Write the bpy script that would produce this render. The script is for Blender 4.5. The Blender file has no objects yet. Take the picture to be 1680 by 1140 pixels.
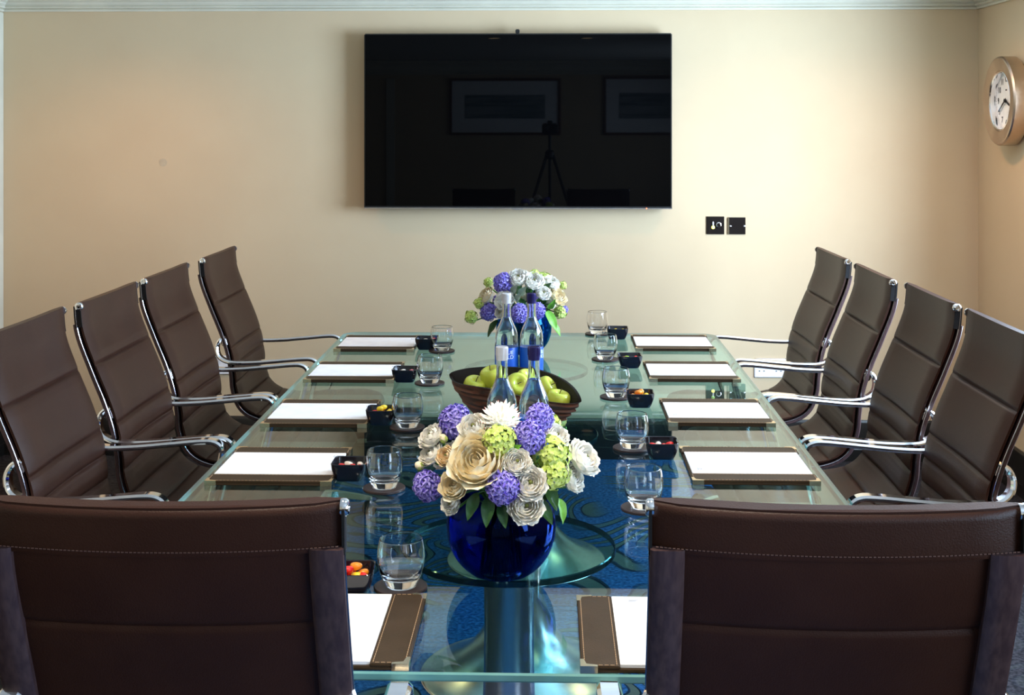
import bpy, bmesh, math, random
from math import sin, cos, pi, radians, sqrt, atan2, tan
from mathutils import Vector, Matrix
random.seed(7)
sc = bpy.context.scene
COL = sc.collection

# ------------------------------------------------------------------ helpers
class MB:
    """collects verts / faces for one mesh"""
    def __init__(s): s.v = []; s.f = []; s.m = []; s.sm = []
    def add(s, vs, fs, m=0, smooth=True):
        n = len(s.v); s.v += [tuple(v) for v in vs]
        for f in fs: s.f.append(tuple(i + n for i in f)); s.m.append(m); s.sm.append(smooth)
        return s
    def box(s, c, d, m=0, bev=0.0, rot=None):
        x, y, z = d[0] / 2, d[1] / 2, d[2] / 2
        if bev <= 0:
            vs = [(-x,-y,-z),(x,-y,-z),(x,y,-z),(-x,y,-z),(-x,-y,z),(x,-y,z),(x,y,z),(-x,y,z)]
            fs = [(0,3,2,1),(4,5,6,7),(0,1,5,4),(1,2,6,5),(2,3,7,6),(3,0,4,7)]
        else:
            bm = bmesh.new(); bmesh.ops.create_cube(bm, size=1)
            for v in bm.verts: v.co = Vector((v.co.x * d[0], v.co.y * d[1], v.co.z * d[2]))
            bmesh.ops.bevel(bm, geom=bm.edges[:], offset=min(bev, min(d) * .49), segments=2, affect='EDGES')
            bm.verts.index_update()
            vs = [v.co.copy() for v in bm.verts]; fs = [[v.index for v in f.verts] for f in bm.faces]; bm.free()
        vs = [Vector(v) for v in vs]
        if rot is not None: vs = [rot @ v for v in vs]
        c = Vector(c)
        return s.add([v + c for v in vs], fs, m, False)
    def lathe(s, prof, n=32, c=(0,0,0), m=0, close=False, rot=None):
        """prof: list (r,z); axis z"""
        vs = []; fs = []; c = Vector(c)
        for r, z in prof:
            for k in range(n):
                a = 2 * pi * k / n
                p = Vector((r * cos(a), r * sin(a), z))
                if rot is not None: p = rot @ p
                vs.append(p + c)
        L = len(prof)
        for i in range(L if close else L - 1):
            j = (i + 1) % L
            for k in range(n):
                k2 = (k + 1) % n
                fs.append((i*n+k, i*n+k2, j*n+k2, j*n+k))
        if not close:
            if prof[0][0] > 1e-5: fs.append(tuple(range(n))[::-1])
            if prof[-1][0] > 1e-5: fs.append(tuple((L-1)*n + k for k in range(n)))
        return s.add(vs, fs, m)
    def sweep(s, path, sec, wid=None, m=0, closed=False, cap=True, scale=None):
        """path: Vectors. sec: 2D outline (a along 'wid' axis, b along normal)."""
        P = [Vector(p) for p in path]; n = len(sec); vs = []; fs = []
        N = len(P); up = None
        for i in range(N):
            t = (P[(i+1) % N] - P[i-1]) if closed else (P[min(i+1, N-1)] - P[max(i-1, 0)])
            t.normalize()
            if wid is not None:
                w = Vector(wid[i] if isinstance(wid, list) else wid); w = (w - t * w.dot(t)).normalized()
            else:
                if up is None:
                    up = Vector((0,0,1)) if abs(t.z) < .9 else Vector((1,0,0))
                w = up - t * up.dot(t); w.normalize(); up = w
            nn = t.cross(w); sc_ = scale[i] if scale else 1
            for a, b in sec: vs.append(P[i] + w * a * sc_ + nn * b * sc_)
        for i in range(N if closed else N - 1):
            j = (i + 1) % N
            for k in range(n):
                k2 = (k + 1) % n
                fs.append((i*n+k, i*n+k2, j*n+k2, j*n+k))
        if cap and not closed:
            fs.append(tuple(range(n))[::-1]); fs.append(tuple((N-1)*n + k for k in range(n)))
        return s.add(vs, fs, m)
    def tube(s, path, r, n=8, m=0, closed=False, scale=None):
        return s.sweep(path, [(r*cos(2*pi*k/n), r*sin(2*pi*k/n)) for k in range(n)], m=m, closed=closed, scale=scale)
    def blob(s, c, r, m=0, seg=10, rings=7, rot=None):
        c = Vector(c); r = (r, r, r) if not hasattr(r, '__len__') else r
        vs = []; fs = []
        for i in range(1, rings):
            a = pi * i / rings
            for k in range(seg):
                b = 2*pi*k/seg
                vs.append(Vector((r[0]*sin(a)*cos(b), r[1]*sin(a)*sin(b), r[2]*cos(a))))
        vs.append(Vector((0,0,r[2]))); vs.append(Vector((0,0,-r[2])))
        T = len(vs) - 2
        for i in range(rings - 2):
            for k in range(seg):
                k2 = (k+1) % seg
                fs.append((i*seg+k, (i+1)*seg+k, (i+1)*seg+k2, i*seg+k2))
        for k in range(seg):
            k2 = (k+1) % seg
            fs.append((T, k, k2)); fs.append((T+1, (rings-2)*seg+k2, (rings-2)*seg+k))
        if rot is not None: vs = [rot @ v for v in vs]
        return s.add([v + c for v in vs], fs, m)
    def patch(s, grid, m=0):
        """grid of points rows x cols"""
        R, Cc = len(grid), len(grid[0])
        vs = [p for row in grid for p in row]
        fs = [(i*Cc+j, i*Cc+j+1, (i+1)*Cc+j+1, (i+1)*Cc+j) for i in range(R-1) for j in range(Cc-1)]
        return s.add(vs, fs, m)
    def mesh(s, name, mats, sharp=35):
        me = bpy.data.meshes.new(name); me.from_pydata(s.v, [], s.f)
        for m in (mats if isinstance(mats, (list, tuple)) else [mats]): me.materials.append(m)
        me.polygons.foreach_set('material_index', s.m)
        me.polygons.foreach_set('use_smooth', [True] * len(s.f))
        me.validate(); me.update()
        bm = bmesh.new(); bm.from_mesh(me); bmesh.ops.recalc_face_normals(bm, faces=bm.faces); bm.to_mesh(me); bm.free()
        if sharp: me.set_sharp_from_angle(angle=radians(sharp))
        return me
    def build(s, name, mats, parent=None, sharp=35):
        o = bpy.data.objects.new(name, s.mesh(name, mats, sharp)); COL.objects.link(o)
        if parent: o.parent = parent
        return o

def tag(o, label, cat=None, group=None, kind=None):
    if label: o['label'] = label
    if cat: o['category'] = cat
    if group: o['group'] = group
    if kind: o['kind'] = kind
    return o
def thing(name, label, cat, loc=(0,0,0), rz=0.0, group=None):
    o = bpy.data.objects.new(name, None); COL.objects.link(o); o.empty_display_size = .05
    o.location = loc; o.rotation_euler = (0, 0, rz)
    return tag(o, label, cat, group)
def struct(name, mb, m, label=None, sharp=35):
    o = mb.build(name, m, None, sharp); o['kind'] = 'structure'
    if label: o['label'] = label
    return o
def kids(o): return [c for c in bpy.data.objects if c.parent == o]
def copy_tree(o, parent=None):
    c = o.copy(); COL.objects.link(c)
    if parent: c.parent = parent
    for ch in kids(o): copy_tree(ch, c)
    return c
def text_mesh(body, size, name='txt', depth=0.0, bold=0.0):
    cu = bpy.data.curves.new(name, 'FONT'); cu.body = body; cu.size = size; cu.align_x = 'CENTER'; cu.align_y = 'CENTER'
    cu.extrude = depth; cu.offset = bold; cu.resolution_u = 3
    ob = bpy.data.objects.new(name, cu); COL.objects.link(ob)
    dg = bpy.context.evaluated_depsgraph_get()
    me = bpy.data.meshes.new_from_object(ob.evaluated_get(dg))
    bpy.data.objects.remove(ob); bpy.data.curves.remove(cu)
    return [v.co.copy() for v in me.vertices], [tuple(p.vertices) for p in me.polygons]

# unseen windows in the right wall: y0, y1, z0, z1, daylight power, spread
WINS = [(3.35, 5.2, .70, 2.08, 222, 160), (-1.3, 1.2, .70, 2.08, 100, 125)]  # the second window is added, to brighten the near bouquet
SKY, EXPO = .5, 0.32
LAMPS = [(-1.9, 5.3, 30), (1.3, 5.3, 34), (-1.9, 2.9, 26), (1.3, 2.9, 24), (-.45, 1.82, 50), (.30, 1.82, 50)]   # x, y, watts; all unseen, last pair added to brighten the flowers

# ------------------------------------------------------------------ materials
def new_mat(name):
    m = bpy.data.materials.new(name); m.use_nodes = True; nt = m.node_tree; nt.nodes.clear()
    return m, nt
def N(nt, t, **kw):
    n = nt.nodes.new(t)
    for k, v in kw.items():
        if k.startswith('i_'):
            key = k[2:].replace('_', ' '); n.inputs[key].default_value = v
        else: setattr(n, k, v)
    return n
def rgba(c): return (c[0], c[1], c[2], 1)
def mat(name, col, rough=.5, metal=0.0, spec=.5, col2=None, nscale=20, bump=0.0, bscale=80, trans=0.0, ior=1.45, emis=None, estr=0, coat=0, sss=0, stretch=None, ndetail=3, aniso=0):
    m, nt = new_mat(name); L = nt.links
    out = N(nt, 'ShaderNodeOutputMaterial'); p = N(nt, 'ShaderNodeBsdfPrincipled')
    L.new(p.outputs[0], out.inputs[0])
    p.inputs['Base Color'].default_value = rgba(col); p.inputs['Roughness'].default_value = rough
    p.inputs['Metallic'].default_value = metal; p.inputs['Specular IOR Level'].default_value = spec
    p.inputs['Transmission Weight'].default_value = trans; p.inputs['IOR'].default_value = ior
    p.inputs['Coat Weight'].default_value = coat; p.inputs['Coat Roughness'].default_value = .08
    if aniso: p.inputs['Anisotropic'].default_value = aniso
    if sss:
        p.inputs['Subsurface Weight'].default_value = sss; p.inputs['Subsurface Radius'].default_value = (.01, .008, .006)
    if emis: p.inputs['Emission Color'].default_value = rgba(emis); p.inputs['Emission Strength'].default_value = estr
    tc = N(nt, 'ShaderNodeTexCoord'); src = tc.outputs['Object']
    if stretch:
        mp = N(nt, 'ShaderNodeMapping'); mp.inputs['Scale'].default_value = stretch; L.new(src, mp.inputs['Vector']); src = mp.outputs[0]
    c2 = col2 or tuple(min(1, c * 1.12) for c in col)
    nz = N(nt, 'ShaderNodeTexNoise'); nz.inputs['Scale'].default_value = nscale; nz.inputs['Detail'].default_value = ndetail
    L.new(src, nz.inputs['Vector'])
    rp = N(nt, 'ShaderNodeValToRGB'); rp.color_ramp.elements[0].position = .35; rp.color_ramp.elements[1].position = .65
    rp.color_ramp.elements[0].color = rgba(col); rp.color_ramp.elements[1].color = rgba(c2)
    L.new(nz.outputs['Fac'], rp.inputs[0]); L.new(rp.outputs[0], p.inputs['Base Color'])
    if bump:
        nb = N(nt, 'ShaderNodeTexNoise'); nb.inputs['Scale'].default_value = bscale; nb.inputs['Detail'].default_value = 4
        L.new(src, nb.inputs['Vector'])
        b = N(nt, 'ShaderNodeBump'); b.inputs['Strength'].default_value = bump; b.inputs['Distance'].default_value = .002
        L.new(nb.outputs['Fac'], b.inputs['Height']); L.new(b.outputs[0], p.inputs['Normal'])
    return m

def sheet_glass(name, tint, ior=1.5, rough=0.0, gloss=1.0):
    """flat sheet glass: each face passes tinted light straight through and mirrors by Fresnel"""
    m, nt = new_mat(name); L = nt.links
    out = N(nt, 'ShaderNodeOutputMaterial'); mx = N(nt, 'ShaderNodeMixShader'); tr = N(nt, 'ShaderNodeBsdfTransparent'); gl = N(nt, 'ShaderNodeBsdfGlossy')
    tr.inputs[0].default_value = rgba(tint); gl.inputs['Roughness'].default_value = rough; gl.inputs['Color'].default_value = (gloss, gloss, gloss, 1)
    geo = N(nt, 'ShaderNodeNewGeometry'); iv = N(nt, 'ShaderNodeMix'); iv.data_type = 'FLOAT'
    iv.inputs[2].default_value = ior; iv.inputs[3].default_value = 1 / ior
    L.new(geo.outputs['Backfacing'], iv.inputs[0])
    fr = N(nt, 'ShaderNodeFresnel'); L.new(iv.outputs[0], fr.inputs['IOR'])
    L.new(fr.outputs[0], mx.inputs[0]); L.new(tr.outputs[0], mx.inputs[1]); L.new(gl.outputs[0], mx.inputs[2])
    L.new(mx.outputs[0], out.inputs[0])
    return m
def clear_glass(name, col=(1,1,1), ior=1.48, through=.25):
    m, nt = new_mat(name); L = nt.links
    out = N(nt, 'ShaderNodeOutputMaterial'); g = N(nt, 'ShaderNodeBsdfGlass'); g.inputs['Color'].default_value = rgba(col); g.inputs['IOR'].default_value = ior; g.inputs['Roughness'].default_value = 0
    if through:
        t = N(nt, 'ShaderNodeBsdfTransparent'); t.inputs[0].default_value = rgba(col)
        mx = N(nt, 'ShaderNodeMixShader'); mx.inputs[0].default_value = through
        L.new(g.outputs[0], mx.inputs[1]); L.new(t.outputs[0], mx.inputs[2]); L.new(mx.outputs[0], out.inputs[0])
    else: L.new(g.outputs[0], out.inputs[0])
    return m

M = {}
M['wall'] = mat('wall_paint', (.61,.468,.298), .75, spec=.12, col2=(.63,.488,.312), nscale=3, bump=.08, bscale=300)
M['cornice'] = mat('cornice_paint', (.60,.57,.46), .5, nscale=5)
M['ceiling'] = mat('ceiling_paint', (.62,.60,.55), .8, nscale=4)
M['skirt'] = mat('black_gloss_skirting', (.012,.011,.010), .28, nscale=10)
M['leather'] = mat('brown_leather', (.026,.0080,.0040), .42, spec=.25, col2=(.031,.0100,.0050), nscale=9, bump=.25, bscale=420)
M['leather_pad'] = mat('desk_pad_leather', (.045,.028,.014), .5, spec=.2, col2=(.055,.034,.018), nscale=15, bump=.2, bscale=500)
M['coaster'] = mat('coaster_leather', (.028,.015,.014), .4, nscale=30, bump=.15, bscale=600)
M['rail'] = mat('reflection_toned_rail', (.085,.048,.046), .32, metal=.3, col2=(.050,.027,.029), nscale=5, stretch=(22,22,1.2), ndetail=5)  # aluminium rail; its streaky brown-purple reflection is put into the colour
M['chrome'] = mat('chrome', (.82,.82,.84), .07, metal=1, nscale=5)
M['edge_metal'] = mat('polished_edge_metal', (.42,.40,.44), .16, metal=1)
M['black'] = mat('black_plastic', (.01,.01,.01), .4)
M['rubber'] = mat('black_rubber', (.012,.011,.011), .7, spec=.08)
M['alu'] = mat('brushed_aluminium', (.78,.80,.80), .27, metal=1, col2=(.60,.63,.64), nscale=6, stretch=(1,1,.12), ndetail=8)
M['steel'] = mat('satin_steel', (.60,.47,.36), .3, metal=1, col2=(.48,.36,.27), nscale=8)
M['brass'] = mat('pale_gilt_metal', (.75,.62,.42), .2, metal=1)
M['paper'] = mat('white_paper', (.93,.93,.95), .7, spec=.2)
M['ink'] = mat('grey_ink', (.25,.27,.33), .6)
M['thread'] = mat('tan_thread', (.42,.27,.15), .7)
M['thread_dark'] = mat('brown_thread', (.09,.04,.028), .6)
M['porcelain'] = mat('black_glazed_dish', (.008,.008,.014), .12, coat=.5)
M['wood'] = mat('carved_dark_wood', (.035,.016,.010), .5, col2=(.16,.045,.018), nscale=14, stretch=(1,1,5), bump=.4, bscale=60)
M['wood_in'] = mat('dark_wood_inside', (.010,.008,.007), .6, spec=.2, nscale=20)
M['apple'] = mat('green_apple_skin', (.42,.52,.045), .28, col2=(.60,.62,.07), nscale=18, coat=.3)
M['stemwood'] = mat('brown_stalk', (.08,.04,.02), .7)
M['tv_screen'] = mat('black_gloss_screen', (.001,.001,.0012), .015, spec=.13, nscale=2)
M['tv_body'] = mat('black_tv_body', (.01,.01,.01), .35)
M['silver'] = mat('silver_strip', (.6,.6,.62), .25, metal=1)
M['led'] = mat('red_standby_light', (.8,.05,.02), .4, emis=(1,.12,.03), estr=6)
M['neon'] = mat('yellow_switch_light', (.9,.85,.2), .4, emis=(.9,.9,.15), estr=1.6)
M['dial'] = mat('white_clock_dial', (.80,.80,.76), .5)
M['white_plastic'] = mat('white_plastic', (.86,.86,.88), .35)
M['blackchrome'] = mat('black_nickel_plate', (.02,.015,.013), .18, metal=.4)
M['glass'] = clear_glass('tumbler_glass', (1,1,1), 1.48, 0)
M['bottle'] = clear_glass('bottle_glass', (.97,1,1), 1.45, 0)
M['water'] = clear_glass('water', (1,1,1), 1.33, 0)
M['water_blue'] = clear_glass('vase_water', (.75,.85,1), 1.33, 0)
M['vase'] = clear_glass('cobalt_vase_glass', (.10,.20,.54), 1.45, .06)
M['vase2'] = clear_glass('teal_vase_glass', (.10,.50,.80), 1.45, .2)
M['table_glass'] = sheet_glass('teal_table_glass', (.66,.93,.94), 1.52)
M['disc_glass'] = sheet_glass('teal_disc_glass', (.90,.98,.98), 1.5)
M['glass_edge'] = mat('ground_glass_edge', (.16,.42,.40), .12, col2=(.26,.55,.52), nscale=6, trans=.25, spec=.7)
M['disc_edge'] = mat('dark_glass_edge', (.002,.02,.03), .06, spec=.6)
M['label'] = mat('blue_bottle_label', (.01,.07,.48), .4, col2=(.01,.16,.62), nscale=8)
M['label_text'] = mat('white_label_ink', (.85,.9,.95), .5)
M['cap_white'] = mat('silver_white_cap', (.72,.70,.72), .3, metal=.3)
M['cap_navy'] = mat('navy_cap', (.02,.015,.09), .25, metal=.3)
M['violet'] = mat('violet_petals', (.13,.075,.55), .55, col2=(.50,.44,.92), nscale=5, sss=.1)
M['white'] = mat('white_petals', (.94,.90,.80), .6, col2=(.97,.95,.90), nscale=4, sss=.15)
M['cream'] = mat('cream_petals', (.95,.79,.50), .6, col2=(.96,.89,.70), nscale=3, sss=.15)
M['peach'] = mat('peach_petals', (.92,.66,.34), .6, col2=(.94,.84,.64), nscale=3, sss=.15)
M['lime'] = mat('lime_petals', (.42,.55,.06), .6, col2=(.66,.76,.25), nscale=6, sss=.1)
M['eye'] = mat('dark_green_flower_eye', (.12,.13,.02), .6)
M['redtip'] = mat('red_petal_tip', (.62,.10,.05), .5)
M['dark'] = mat('dark_green_leaf', (.012,.055,.012), .3, col2=(.03,.10,.015), nscale=20)
M['light'] = mat('bright_green_leaf', (.12,.36,.03), .45, col2=(.20,.46,.05), nscale=20)
M['pale'] = mat('grey_green_leaf', (.16,.26,.16), .5, col2=(.55,.62,.50), nscale=40)
M['stem'] = mat('green_stem', (.06,.20,.03), .5)
for nm, c in dict(red=(.72,.02,.015), orange=(.9,.28,.02), yellow=(.9,.66,.03), green=(.36,.55,.03), pink=(.85,.25,.28), white=(.85,.78,.66)).items():
    M['bean_' + nm] = mat(nm + '_candy_shell', c, .18, coat=.4)

# carpet: blue field with contour-like ripples, charcoal towards the walls
def carpet():
    m, nt = new_mat('swirl_carpet'); L = nt.links
    out = N(nt, 'ShaderNodeOutputMaterial'); p = N(nt, 'ShaderNodeBsdfPrincipled'); L.new(p.outputs[0], out.inputs[0])
    p.inputs['Roughness'].default_value = .95; p.inputs['Specular IOR Level'].default_value = .1
    tc = N(nt, 'ShaderNodeTexCoord')
    n1 = N(nt, 'ShaderNodeTexNoise'); n1.inputs['Scale'].default_value = 1.5; n1.inputs['Detail'].default_value = 1.2; n1.inputs['Distortion'].default_value = .5
    L.new(tc.outputs['Object'], n1.inputs['Vector'])
    mul = N(nt, 'ShaderNodeMath', operation='MULTIPLY'); mul.inputs[1].default_value = 19; L.new(n1.outputs['Fac'], mul.inputs[0])
    pp = N(nt, 'ShaderNodeMath', operation='PINGPONG'); pp.inputs[1].default_value = .5; L.new(mul.outputs[0], pp.inputs[0])
    line = N(nt, 'ShaderNodeMapRange'); line.inputs[1].default_value = .15; line.inputs[2].default_value = .19; L.new(pp.outputs[0], line.inputs[0])
    n2 = N(nt, 'ShaderNodeTexNoise'); n2.inputs['Scale'].default_value = 2.0; n2.inputs['Detail'].default_value = 0; L.new(tc.outputs['Object'], n2.inputs['Vector'])
    msk0 = N(nt, 'ShaderNodeMapRange'); msk0.inputs[1].default_value = .40; msk0.inputs[2].default_value = .48; L.new(n2.outputs['Fac'], msk0.inputs[0])
    sx = N(nt, 'ShaderNodeSeparateXYZ'); L.new(tc.outputs['Object'], sx.inputs[0])
    ad = N(nt, 'ShaderNodeMath', operation='ADD'); ad.inputs[1].default_value = .09; L.new(sx.outputs[0], ad.inputs[0])
    ab = N(nt, 'ShaderNodeMath', operation='ABSOLUTE'); L.new(ad.outputs[0], ab.inputs[0])
    fd = N(nt, 'ShaderNodeMapRange'); fd.inputs[1].default_value = .86; fd.inputs[2].default_value = .88; fd.inputs[3].default_value = 1; fd.inputs[4].default_value = .12; L.new(ab.outputs[0], fd.inputs[0])
    msk = N(nt, 'ShaderNodeMath', operation='MULTIPLY'); L.new(msk0.outputs[0], msk.inputs[0]); L.new(fd.outputs[0], msk.inputs[1])
    inv = N(nt, 'ShaderNodeMath', operation='SUBTRACT'); inv.inputs[0].default_value = 1; L.new(line.outputs[0], inv.inputs[1])
    ln = N(nt, 'ShaderNodeMath', operation='MULTIPLY'); L.new(inv.outputs[0], ln.inputs[0]); L.new(msk.outputs[0], ln.inputs[1])
    # weave
    wv = N(nt, 'ShaderNodeTexNoise'); wv.inputs['Scale'].default_value = 75; wv.inputs['Detail'].default_value = 2; L.new(tc.outputs['Object'], wv.inputs['Vector'])
    r1 = N(nt, 'ShaderNodeValToRGB'); r1.color_ramp.elements[0].position = .35; r1.color_ramp.elements[1].position = .68
    r1.color_ramp.elements[0].color = (.012,.048,.15,1); r1.color_ramp.elements[1].color = (.040,.145,.36,1); L.new(wv.outputs['Fac'], r1.inputs[0])
    r2 = N(nt, 'ShaderNodeValToRGB'); r2.color_ramp.elements[0].position = .35; r2.color_ramp.elements[1].position = .68
    r2.color_ramp.elements[0].color = (.008,.008,.010,1); r2.color_ramp.elements[1].color = (.040,.036,.042,1); L.new(wv.outputs['Fac'], r2.inputs[0])
    sx = N(nt, 'ShaderNodeSeparateXYZ'); L.new(tc.outputs['Object'], sx.inputs[0])
    ad = N(nt, 'ShaderNodeMath', operation='ADD'); ad.inputs[1].default_value = .09; L.new(sx.outputs[0], ad.inputs[0])
    ab = N(nt, 'ShaderNodeMath', operation='ABSOLUTE'); L.new(ad.outputs[0], ab.inputs[0])
    bd = N(nt, 'ShaderNodeMapRange'); bd.inputs[1].default_value = .86; bd.inputs[2].default_value = .88; L.new(ab.outputs[0], bd.inputs[0])
    mx = N(nt, 'ShaderNodeMix'); mx.data_type = 'RGBA'; L.new(bd.outputs[0], mx.inputs[0]); L.new(r1.outputs[0], mx.inputs[6]); L.new(r2.outputs[0], mx.inputs[7])
    m2 = N(nt, 'ShaderNodeMix'); m2.data_type = 'RGBA'; L.new(ln.outputs[0], m2.inputs[0]); L.new(mx.outputs[2], m2.inputs[6]); m2.inputs[7].default_value = (.085,.105,.095,1)
    # thin dark outline either side of every pale ripple
    e1 = N(nt, 'ShaderNodeMath', operation='SUBTRACT'); e1.inputs[1].default_value = .20; L.new(pp.outputs[0], e1.inputs[0])
    e2 = N(nt, 'ShaderNodeMath', operation='ABSOLUTE'); L.new(e1.outputs[0], e2.inputs[0])
    e3 = N(nt, 'ShaderNodeMapRange'); e3.inputs[1].default_value = .03; e3.inputs[2].default_value = .06; e3.inputs[3].default_value = 1; e3.inputs[4].default_value = 0; L.new(e2.outputs[0], e3.inputs[0])
    e4 = N(nt, 'ShaderNodeMath', operation='MULTIPLY'); L.new(e3.outputs[0], e4.inputs[0]); L.new(msk.outputs[0], e4.inputs[1])
    m3 = N(nt, 'ShaderNodeMix'); m3.data_type = 'RGBA'; L.new(e4.outputs[0], m3.inputs[0]); L.new(m2.outputs[2], m3.inputs[6]); m3.inputs[7].default_value = (.006,.018,.035,1)
    L.new(m3.outputs[2], p.inputs['Base Color'])
    hs = N(nt, 'ShaderNodeMath', operation='MULTIPLY_ADD'); hs.inputs[1].default_value = .25; L.new(wv.outputs['Fac'], hs.inputs[0]); L.new(ln.outputs[0], hs.inputs[2])
    b = N(nt, 'ShaderNodeBump'); b.inputs['Strength'].default_value = .7; b.inputs['Distance'].default_value = .006; b.invert = True
    L.new(hs.outputs[0], b.inputs['Height']); L.new(b.outputs[0], p.inputs['Normal'])
    return m
M['carpet'] = carpet()

# ------------------------------------------------------------------ room
XL, XR, YB, YF, ZC = -2.661, 2.037, -1.9, 6.15, 2.30
struct('floor', MB().box(((XL+XR)/2, (YB+YF)/2, -.03), (XR-XL+.2, YF-YB+.2, .06)), M['carpet'], 'blue carpet woven with rippled contour lines')
struct('ceiling', MB().box(((XL+XR)/2, (YB+YF)/2, ZC+.03), (XR-XL+.2, YF-YB+.2, .06)), M['ceiling'])
struct('wall_back', MB().box(((XL+XR)/2, YF+.05, ZC/2), (XR-XL+.2, .1, ZC)), M['wall'], 'beige painted wall behind the screen')
struct('wall_front', MB().box(((XL+XR)/2, YB-.05, ZC/2), (XR-XL+.2, .1, ZC)), M['wall'])
struct('wall_left', MB().box((XL-.05, (YB+YF)/2, ZC/2), (.1, YF-YB, ZC)), M['wall'])
w = MB()
_edges = sorted(WINS); ycur = YB
for (a_, b_, z0_, z1_, _, _) in _edges:
    w.box((XR+.05, (ycur+a_)/2, ZC/2), (.1, a_-ycur, ZC))
    w.box((XR+.05, (a_+b_)/2, z0_/2), (.1, b_-a_, z0_)); w.box((XR+.05, (a_+b_)/2, (z1_+ZC)/2), (.1, b_-a_, ZC-z1_)); ycur = b_
w.box((XR+.05, (YF+ycur)/2, ZC/2), (.1, YF-ycur, ZC))
struct('wall_right', w, M['wall'], 'beige wall on the right carrying the clock')
for n_, (a_, b_, z0_, z1_, _, _) in enumerate(WINS):
    f = MB()
    for y in (a_+.025, (a_+b_)/2, b_-.025): f.box((XR+.06, y, (z0_+z1_)/2), (.06, .05, z1_-z0_))
    for z in (z0_+.025, z1_-.025): f.box((XR+.06, (a_+b_)/2, z), (.06, b_-a_, .05))
    struct('unseen_window_%d' % (n_+1), f, M['cornice'])  # frames out of view; the second is the added window's
# cornice + skirting as swept profiles round the room
def ring(prof, z0, name, m, label=None):
    b = MB(); cs = [(XL, YB, 1, 1), (XR, YB, -1, 1), (XR, YF, -1, -1), (XL, YF, 1, -1)]
    n = len(prof); vs = []
    for (x, y, dx, dy) in cs:
        for (d, z) in prof: vs.append((x + dx*d, y + dy*d, z0 + z))
    fs = []
    for i in range(4):
        j = (i+1) % 4
        for k in range(n - 1): fs.append((i*n+k, j*n+k, j*n+k+1, i*n+k+1))
    b.add(vs, fs, 0); struct(name, b, m, label, 20)
corn = [(0,2.150),(.012,2.150),(.014,2.158),(.010,2.162),(.024,2.166),(.026,2.172),(.020,2.176),(.030,2.184),(.034,2.192),(.038,2.194),(.046,2.200),(.050,2.215),(.062,2.245),(.080,2.262),(.100,2.272),(.104,2.284),(.118,2.288),(.118,2.30)]
ring(corn, 0, 'trim_1', M['cornice'], 'stepped white cornice moulding along the ceiling')
ring([(0,.194),(.006,.194),(.010,.188),(.012,.180),(.014,.06),(.016,.055),(.016,0)], 0, 'baseboard_back', M['skirt'], 'tall glossy black skirting board')
struct('trim_2', MB().box((XL+.003, YF-.03, 1.17), (.006, .06, 1.955), bev=.004), M['cornice'], 'narrow white vertical strip in the left corner')
# a pale vertical door casing on the wall behind the camera (seen dimly mirrored in the screen)
struct('trim_3', MB().box((-1.75, YB+.01, 1.05), (.09, .02, 2.1)), M['cornice'])
# ------------------------------------------------------------------ chairs
def catmull(pts, per=14):
    P = [Vector(p) for p in pts]; P = [P[0]*2-P[1]] + P + [P[-1]*2-P[-2]]; out = []
    for i in range(1, len(P)-2):
        for k in range(per):
            t = k/per; a, b, c, d = P[i-1], P[i], P[i+1], P[i+2]
            out.append(.5*((2*b)+(c-a)*t+(2*a-5*b+4*c-d)*t*t+(3*b-a-3*c+d)*t**3))
    out.append(P[-2]); return out
PROF = [(0,1.085),(.010,1.0),(.048,.897),(.090,.795),(.116,.712),(.128,.635),(.134,.575),(.160,.512),(.215,.478),(.30,.466),(.42,.472),(.55,.476),(.62,.462),(.645,.425)]
pts = catmull([(x, 0, z) for x, z in PROF])
S = [0]
for a, b in zip(pts, pts[1:]): S.append(S[-1] + (b-a).length)
TOT = S[-1]
def at_s(s):
    s = max(0, min(TOT-1e-6, s)); lo = 0
    while S[lo+1] < s: lo += 1
    t = (s - S[lo]) / (S[lo+1]-S[lo]); return pts[lo].lerp(pts[lo+1], t)
def frame(s):
    a, b = at_s(s-.006), at_s(s+.006); t = (b-a).normalized()
    return at_s(s), Vector((0,1,0)).cross(t) * -1   # normal on the sitter's side
def s_at_z(z):
    for i, p in enumerate(pts):
        if p.z <= z: return S[i]
SBEND = s_at_z(.53)
SEAMS = [s_at_z(z) for z in (.905, .74, .672, .604)] + [SBEND] + [SBEND + .078*k for k in range(1, 8)]
HW = .25
def cushion(s0, s1, n, front=.011, back=.009, hw=HW, seams=True, sag=.012, round0=0, round1=0, extra_back=0):
    NT = 15; vs = []; fs = []
    for i in range(n+1):
        s = s0 + (s1-s0)*i/n
        p, nm = frame(s)
        g = 0
        if seams:
            d = min(abs(s-q) for q in SEAMS); g = .0075*math.exp(-(d/.0055)**2)
            g -= .003*min(1, d/.03)
        e = 1
        if round0 and s-s0 < round0: e = sqrt(max(0, 1-(1-(s-s0)/round0)**2))
        if round1 and s1-s < round1: e = sqrt(max(0, 1-(1-(s1-s)/round1)**2))
        row = []
        for side in (1, -1):
            for k in range(NT):
                t = (-1+2*k/(NT-1))*side
                th = (front-g) if side > 0 else (back+extra_back-g*.5)
                edge = (1-abs(t)**10)**.5 if abs(t) < 1 else 0
                th = th*e*(.25+.75*edge)
                dish = -sag*(1-t*t)
                q = p + nm*(side*th + dish); q.y = t*hw
                q.z -= .006*(1-t*t)*max(0, 1-s/.3)
                row.append(q)
        vs += row
    W = 2*NT
    for i in range(n):
        for k in range(W):
            k2 = (k+1) % W; fs.append((i*W+k, i*W+k2, (i+1)*W+k2, (i+1)*W+k))
    fs.append(tuple(range(W))[::-1]); fs.append(tuple(n*W+k for k in range(W)))
    return MB().add(vs, fs)
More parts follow.
